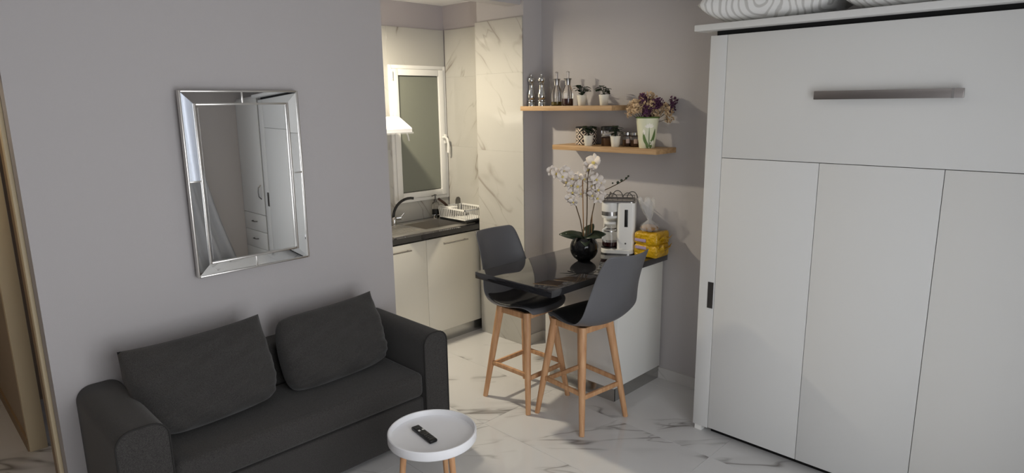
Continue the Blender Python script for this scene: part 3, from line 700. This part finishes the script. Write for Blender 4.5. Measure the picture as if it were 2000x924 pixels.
# vase with dried flowers
vz = thing('flower_vase', 'pale green vase painted with white flower, full of dried flowers', 'vase', (3.665, 2.385, ZL))
VP = [(.049, 0), (.051, .003), (.074, .192), (.077, .200), (.074, .200), (.070, .19), (.047, .01), (.001, .01)]
lathe('vase', VP, VASE, vz, 40); lathe('green_rim', [(.0752, .193), (.0778, .2005), (.0755, .2025), (.072, .199)], VLEAF, vz, 40, cap0=False, cap1=False)
def on_vase(a, z): r = .0512 + (.074-.051)*z/.19 + .0008; return (r*math.cos(a), r*math.sin(a), z)
A0 = math.radians(222)
def painted(name, pts, m):   # pts are (angle offset in m, z) outline on the vase wall
    bm = bmesh.new(); bm.faces.new([bm.verts.new(on_vase(A0 + u/.065, z)) for u, z in pts])
    bmesh.ops.triangulate(bm, faces=bm.faces[:]); o = link(name, mesh(name, bm), m, vz)
    md = o.modifiers.new('s', 'SOLIDIFY'); md.thickness = .0012; md.offset = 1
def blade(u0, z0_, u1, z1_, w_, m, c=0):
    P0, P1 = Vector((u0, z0_)), Vector((u1, z1_)); d = (P1-P0).normalized(); nrm = Vector((-d.y, d.x)); pts = []
    N = 8
    for k in range(N+1): t = k/N; q = P0.lerp(P1, t) + nrm*(c*math.sin(PI*t) + w_*math.sin(PI*(t*.9+.08))); pts.append((q.x, q.y))
    for k in range(N, -1, -1): t = k/N; q = P0.lerp(P1, t) + nrm*(c*math.sin(PI*t) - w_*math.sin(PI*(t*.9+.08))); pts.append((q.x, q.y))
    painted('painted_leaf', pts, m)
blade(.005, .01, .002, .14, .003, VLEAF); blade(.006, .015, .042, .125, .011, VLEAF, -.012); blade(.002, .01, -.035, .105, .011, VLEAF, .010); blade(.0, .0, -.022, .055, .010, VLEAF); blade(.012, .005, .022, .06, .008, VLEAF); blade(-.012, .0, -.036, .07, .006, VLEAF, -.006); blade(.016, .0, .036, .04, .007, VLEAF); blade(-.03, .09, -.032, .125, .009, VFLOW)
for k in range(5): blade(.003, .135, .003+.030*math.cos(.35+k*.62), .138+.026*math.sin(.35+k*.62), .008, VFLOW)
for k in range(5): blade(.028, .035, .028+.02*math.cos(k*1.256), .035+.02*math.sin(k*1.256), .005, VFLOW)
rnd = random.Random(11)
def petal_cluster(bm, c, rad, np_, sz):
    for _ in range(np_):
        th = rnd.uniform(0, 2*PI); ph_ = math.acos(rnd.uniform(-1, 1)); d = Vector((math.sin(ph_)*math.cos(th), math.sin(ph_)*math.sin(th), math.cos(ph_)))
        a = d.orthogonal().normalized(); b_ = d.cross(a); p = c + d*rad*rnd.uniform(.5, 1); q = p + d*sz*.6
        v = [bm.verts.new(x) for x in (p-a*sz*.5, p+b_*sz*.35+d*sz*.1, q+a*sz*.5, q-b_*sz*.35)]
        bm.faces.new(v)
rt_ = Vector((.706, -.708, 0)); fw_ = Vector((.708, .706, 0))
for k in range(42):
    s_ = rnd.gauss(0, .06); s_ = max(-.115, min(.12, s_)); d_ = rnd.uniform(-.07, .05); zz = .222 + rnd.uniform(.0, .118)*(1-(s_/.15)**2)
    if k == 0: s_, zz, d_ = .135, .19, -.02
    if k == 1: s_, zz, d_ = .165, .30, 0
    if k == 2: s_, zz, d_ = .15, .25, 0
    p = rt_*s_ + fw_*d_ + Vector((0, 0, zz))
    tube('stem', [(p.x*.2, p.y*.2, .15), (p.x*.6, p.y*.6, .15+(zz-.15)*.55), p], .0016, STEM, vz, 5)
    bm = bmesh.new(); pur = (k % 5 in (1, 3)) if k > 2 else (k != 0)
    petal_cluster(bm, p, .028, 60, .0155)
    o = link('flower_head', mesh('flower_head', bm), PURPLE if pur else BEIGEF, vz)
    md = o.modifiers.new('s', 'SOLIDIFY'); md.thickness = .0012

# ------------------------------------------------------------------ things on the bar top
ZB = .916
oc = thing('orchid', 'white orchid in round glossy black pot on bar top', 'orchid', (3.285, 2.60, ZB))
pr = [(.040, 0)] + [(.093*math.sin(a), .085-.093*math.cos(a)+.003) for a in [math.radians(x) for x in range(30, 146, 8)]]
pr += [(.050, pr[-1][1]-.002), (.046, pr[-1][1]-.015), (.001, pr[-1][1]-.016)]
lathe('pot', pr, POTB, oc, 40)
def LP(px, py, d=0):   # offsets from the pot base: right, up (in cm-like units of 3.4 mm)
    return rt_*((px-1141)*.00338) + fw_*d + Vector((0, 0, (510-py)*.00345))
for a, L, pt_, rl_ in ((2.36, .16, .40, -.75), (-.785, .145, .42, .75), (3.9, .10, .25, 0), (-.25, .12, 1.1, .5), (2.9, .13, .7, -.5), (.8, .13, .4, 0), (4.7, .12, .55, .4), (1.7, .13, .5, -.3)):
    lf = link('leaf', leaf_mesh(L, .036, -.055, .25, 10), ORLEAF, oc, (0, 0, .148), (rl_, -pt_, a)); md = lf.modifiers.new('s', 'SOLIDIFY'); md.thickness = .0025
def flower(p, yaw_, pit, size, m=PETAL):
    f = bpy.data.objects.new('flower', None)
    bm = bmesh.new()
    for k in range(5):
        a = PI/2 + k*2*PI/5; wv_ = .52 if k in (1, 4) else .34; n_ = 6; L = size*(1 if k in (1, 4) else .92); rows = []
        ca, sa = math.cos(a), math.sin(a)
        for i in range(n_+1):
            t = i/n_; w_ = L*wv_*math.sin(PI*min(1, .06+t*.9))**.7
            rows.append([bm.verts.new((ca*L*t - sa*s_*w_, sa*L*t + ca*s_*w_, .25*L*t*t - .10*L*abs(s_) + (.004 if k in (1, 4) else 0))) for s_ in (-1, 0, 1)])
        for x, y in zip(rows, rows[1:]):
            for j in range(2): bm.faces.new((x[j], x[j+1], y[j+1], y[j]))
    o = link('flower', mesh('flower', bm, 'all'), m, oc, p); o.rotation_euler = (pit, 0, yaw_)
    md = o.modifiers.new('s', 'SOLIDIFY'); md.thickness = .0012
    bm = bmesh.new(); bmesh.ops.create_icosphere(bm, subdivisions=1, radius=size*.2)
    link('lip', mesh('lip', bm, True), LIP, o, (0, -size*.12, size*.15))
FL = [(1078, 336, .01, .045), (1101, 336, .01, .05), (1114, 362, -.02, .045), (1130, 350, .01, .05), (1133, 380, .02, .04), (1147, 336, .03, .05), (1172, 360, .02, .04), (1172, 384, .02, .045), (1158, 320, -.02, .066), (1152, 326, .02, .05), (1086, 341, 0, .05), (1097, 346, -.02, .05), (1108, 343, .02, .045), (1107, 357, 0, .05), (1119, 352, .02, .05), (1126, 364, -.01, .055), (1118, 376, 0, .045), (1112, 388, 0, .04), (1119, 394, -.02, .04),
      (1141, 352, .03, .045), (1152, 347, .02, .05), (1164, 353, 0, .05), (1157, 366, .02, .05), (1168, 372, 0, .05), (1156, 382, -.02, .045), (1166, 388, -.01, .05), (1148, 378, .03, .04)]
rnd = random.Random(5)
for (px, py, d, sz) in FL:
    flower(LP(px, py, d), math.radians(-45) + rnd.uniform(-.8, .8), PI/2 + rnd.uniform(-.35, .35), sz*.90)
def stem(pts, r=.0035, m=STEM, nm='stem'):
    P = [LP(*q) for q in pts]; out = []
    for a, b_ in zip(P, P[1:]): out += [a.lerp(b_, t/5) for t in range(5)]
    tube(nm, out + [P[-1]], r, m, oc, 7)
stem([(1139, 462), (1133, 430), (1125, 405), (1116, 375), (1105, 355), (1088, 342)]); stem([(1145, 462), (1146, 420), (1146, 380), (1147, 345), (1153, 322)], .004)
stem([(1150, 462), (1154, 430), (1160, 400), (1162, 385), (1160, 355)]); stem([(1140, 462), (1138, 400), (1137, 350)], .0035, CANE, 'stake'); stem([(1155, 462), (1156, 420)], .0035, CANE, 'stake')
stem([(1162, 390, .01), (1172, 378, .02), (1188, 372, .03), (1205, 364, .03), (1218, 357, .03), (1227, 349, .03)], .003)
for px, py, r in ((1206, 361, .010), (1213, 357, .009), (1222, 353, .008), (1226, 349, .007), (1196, 362, .006)):
    bm = bmesh.new(); bmesh.ops.create_icosphere(bm, subdivisions=2, radius=r); link('bud', mesh('bud', bm, True), ORLEAF, oc, LP(px, py, .03))

# coffee maker : local front is -x
cm = thing('coffee_maker', 'white filter coffee maker with glass carafe', 'coffee maker', (3.675, 2.60, ZB), math.radians(30))
def rounded(name, x0, x1, y0, y1, z0, z1, r, m, parent):
    poly = []
    for cx, cy_, a0 in ((x1-r, y1-r, 0), (x0+r, y1-r, 90), (x0+r, y0+r, 180), (x1-r, y0+r, 270)):
        for k in range(7): a = math.radians(a0+15*k); poly.append((cx+r*math.cos(a), cy_+r*math.sin(a)))
    return prism(name, poly, 'z', z0, z1, m, parent, .0025)
rounded('base', -.115, .105, -.115, .115, .004, .03, .05, WHITEG, cm); rounded('base_trim', -.118, .107, -.118, .118, .0, .004, .05, STEEL, cm)
tw = rounded('water_tank', -.10, .105, -.115, .005, .03, .355, .022, WHITEG, cm)
box('level_window', (-.102, -.096, -.068, -.045, .19, .31), BLACKP, tw, .002)
rounded('rear_column', .03, .105, .0, .115, .03, .355, .03, WHITEG, cm)
bh = lathe('brew_head', [(.058, .245), (.060, .25), (.060, .352), (.055, .356)], WHITEG, cm, 36, (-.035, .058, 0)); lathe('steel_band', [(.0606, .262), (.0606, .29)], STEEL, bh, 36, cap0=False, cap1=False)
lathe('hot_plate', [(.060, .03), (.060, .038), (.055, .040)], DARKST, cm, 36, (-.035, .058, 0)); lathe('plate_band', [(.0622, .006), (.0622, .028)], STEEL, cm, 36, (-.045, .052, 0), cap0=False, cap1=False)
ca = lathe('carafe', [(.046, .041), (.054, .048), (.057, .10), (.050, .15), (.040, .185), (.042, .20)], GLASS, cm, 32, (-.035, .058, 0)); lathe('coffee', [(.050, .046), (.054, .075)], OIL, ca, 28); lathe('carafe_lid', [(.044, .201), (.044, .215), (.03, .22)], WHITEG, ca, 28)
lathe('carafe_band', [(.0515, .148), (.0508, .156)], STEEL, ca, 32, cap0=False, cap1=False)
tube('carafe_handle', [(-.045, .02, .18), (-.085, .04, .17), (-.09, .042, .11), (-.055, .025, .08)], .007, WHITEG, ca)
tube('switch', [(-.10, -.055, .075), (-.104, -.055, .075)], .006, GREYBTN, cm); rounded('top_lid', -.098, .103, -.113, .113, .355, .362, .03, STEEL, cm)
wr = thing('wire_cup_rack', 'dark wire rack with round loops on the coffee maker', 'wire rack', (3.675, 2.60, ZB+.362), math.radians(30))
bm = bmesh.new(); sq = [(-.09, -.10), (.09, -.10), (.09, .10), (-.09, .10), (-.09, -.10)]
add_tube(bm, [(x, y, .004) for x, y in sq], .0035, 6); add_tube(bm, [(x, y, .022) for x, y in sq], .0025, 6)
link('rim', mesh('rim', bm, True), DARKST, wr)
for (x, y, a) in ((-.09, .04, PI/2), (-.05, -.06, PI/2), (.02, -.085, PI/2), (.06, .02, PI/2), (-.02, .06, 0.3)):
    tube('loop', [(x+.035*math.cos(t)*math.cos(a), y+.035*math.cos(t)*math.sin(a), .012+.045*math.sin(t)) for t in [PI*k/12 for k in range(13)]], .0030, DARKST, wr, 6)
# bread
yp = thing('bread_pack', 'yellow plastic wrapped bread pack standing against the wall', 'bread pack', (3.705, 2.358, ZB))
def lump(name, a, m, parent, amp, sd, bev=.016):
    bm = bmesh.new(); bbox(bm, *a, bev=bev, seg=3); bmesh.ops.subdivide_edges(bm, edges=bm.edges[:], cuts=2, use_grid_fill=True)
    rr = random.Random(sd); ph = [rr.uniform(0, 6) for _ in range(6)]
    for v in bm.verts:
        p = v.co; d = amp*(math.sin(55*p.x+ph[0]+20*p.z) + math.sin(48*p.y+ph[1]) + math.sin(60*p.z+30*p.y+ph[2]))
        v.co = p + Vector((d, d*.8, d*.5)) if p.z > .005 else p
    return link(name, mesh(name, bm, 'all'), m, parent)
pk = lump('lower_pack', (-.08, .085, -.095, .085, 0, .086), YELLOW, yp, .0035, 1); pk2 = lump('upper_pack', (-.08, .085, -.095, .085, .083, .168), YELLOW, yp, .004, 2)
box('printed_band', (-.087, -.083, -.015, .07, .105, .125), LILAC, pk2, .001); box('printed_band', (-.0875, -.0835, -.02, .065, .055, .075), LILAC, pk, .001)
def fin(a0, y, z):
    bm = bmesh.new(); rows = []
    for i in range(5):
        rows.append([bm.verts.new((-.06+.03*i + .006*math.sin(i*2.1+a0), y - .05*t_, z + .075*t_*(.6+.2*math.sin(i*1.7+a0)) + .01*math.sin(i*3+a0))) for t_ in (0, .5, 1)])
    for x, y2 in zip(rows, rows[1:]):
        for j in range(2): bm.faces.new((x[j], x[j+1], y2[j+1], y2[j]))
    o = link('wrapper_flap', mesh('wrapper_flap', bm, 'all'), YELLOW, yp); md = o.modifiers.new('s', 'SOLIDIFY'); md.thickness = .0015
fin(.3, -.08, .10); fin(1.5, -.08, .03)
bg = thing('bread_bag', 'clear twisted plastic bag with bread piece on yellow pack', 'bag', (3.70, 2.368, ZB+.170))
bm = bmesh.new(); bmesh.ops.create_uvsphere(bm, u_segments=16, v_segments=10, radius=1)
for v in bm.verts: v.co = Vector((v.co.x*.05, v.co.y*.062, .022+v.co.z*.022))
link('bread', mesh('bread', bm, 'all'), BREAD, bg)
bm = bmesh.new(); sg = 28; rings = []
for r, z in ((.050, .002), (.060, .015), (.052, .04), (.028, .06), (.012, .075), (.016, .09), (.030, .12), (.044, .16), (.050, .20), (.046, .215)):
    rings.append([bm.verts.new(((r*(1+.22*math.sin(7*2*PI*i/sg + z*40) + .1*math.sin(11*2*PI*i/sg)))*math.cos(2*PI*i/sg), (r*(1+.22*math.sin(7*2*PI*i/sg + z*40)))*math.sin(2*PI*i/sg) + .25*max(0, z-.075), z + (.014*math.sin(5*2*PI*i/sg) if z > .19 else 0))) for i in range(sg)])
for a, b_ in zip(rings, rings[1:]):
    for i in range(sg): bm.faces.new((a[i], a[(i+1) % sg], b_[(i+1) % sg], b_[i]))
o = link('plastic_bag', mesh('plastic_bag', bm, 'all'), PLASTC, bg); md = o.modifiers.new('s', 'SOLIDIFY'); md.thickness = .0008
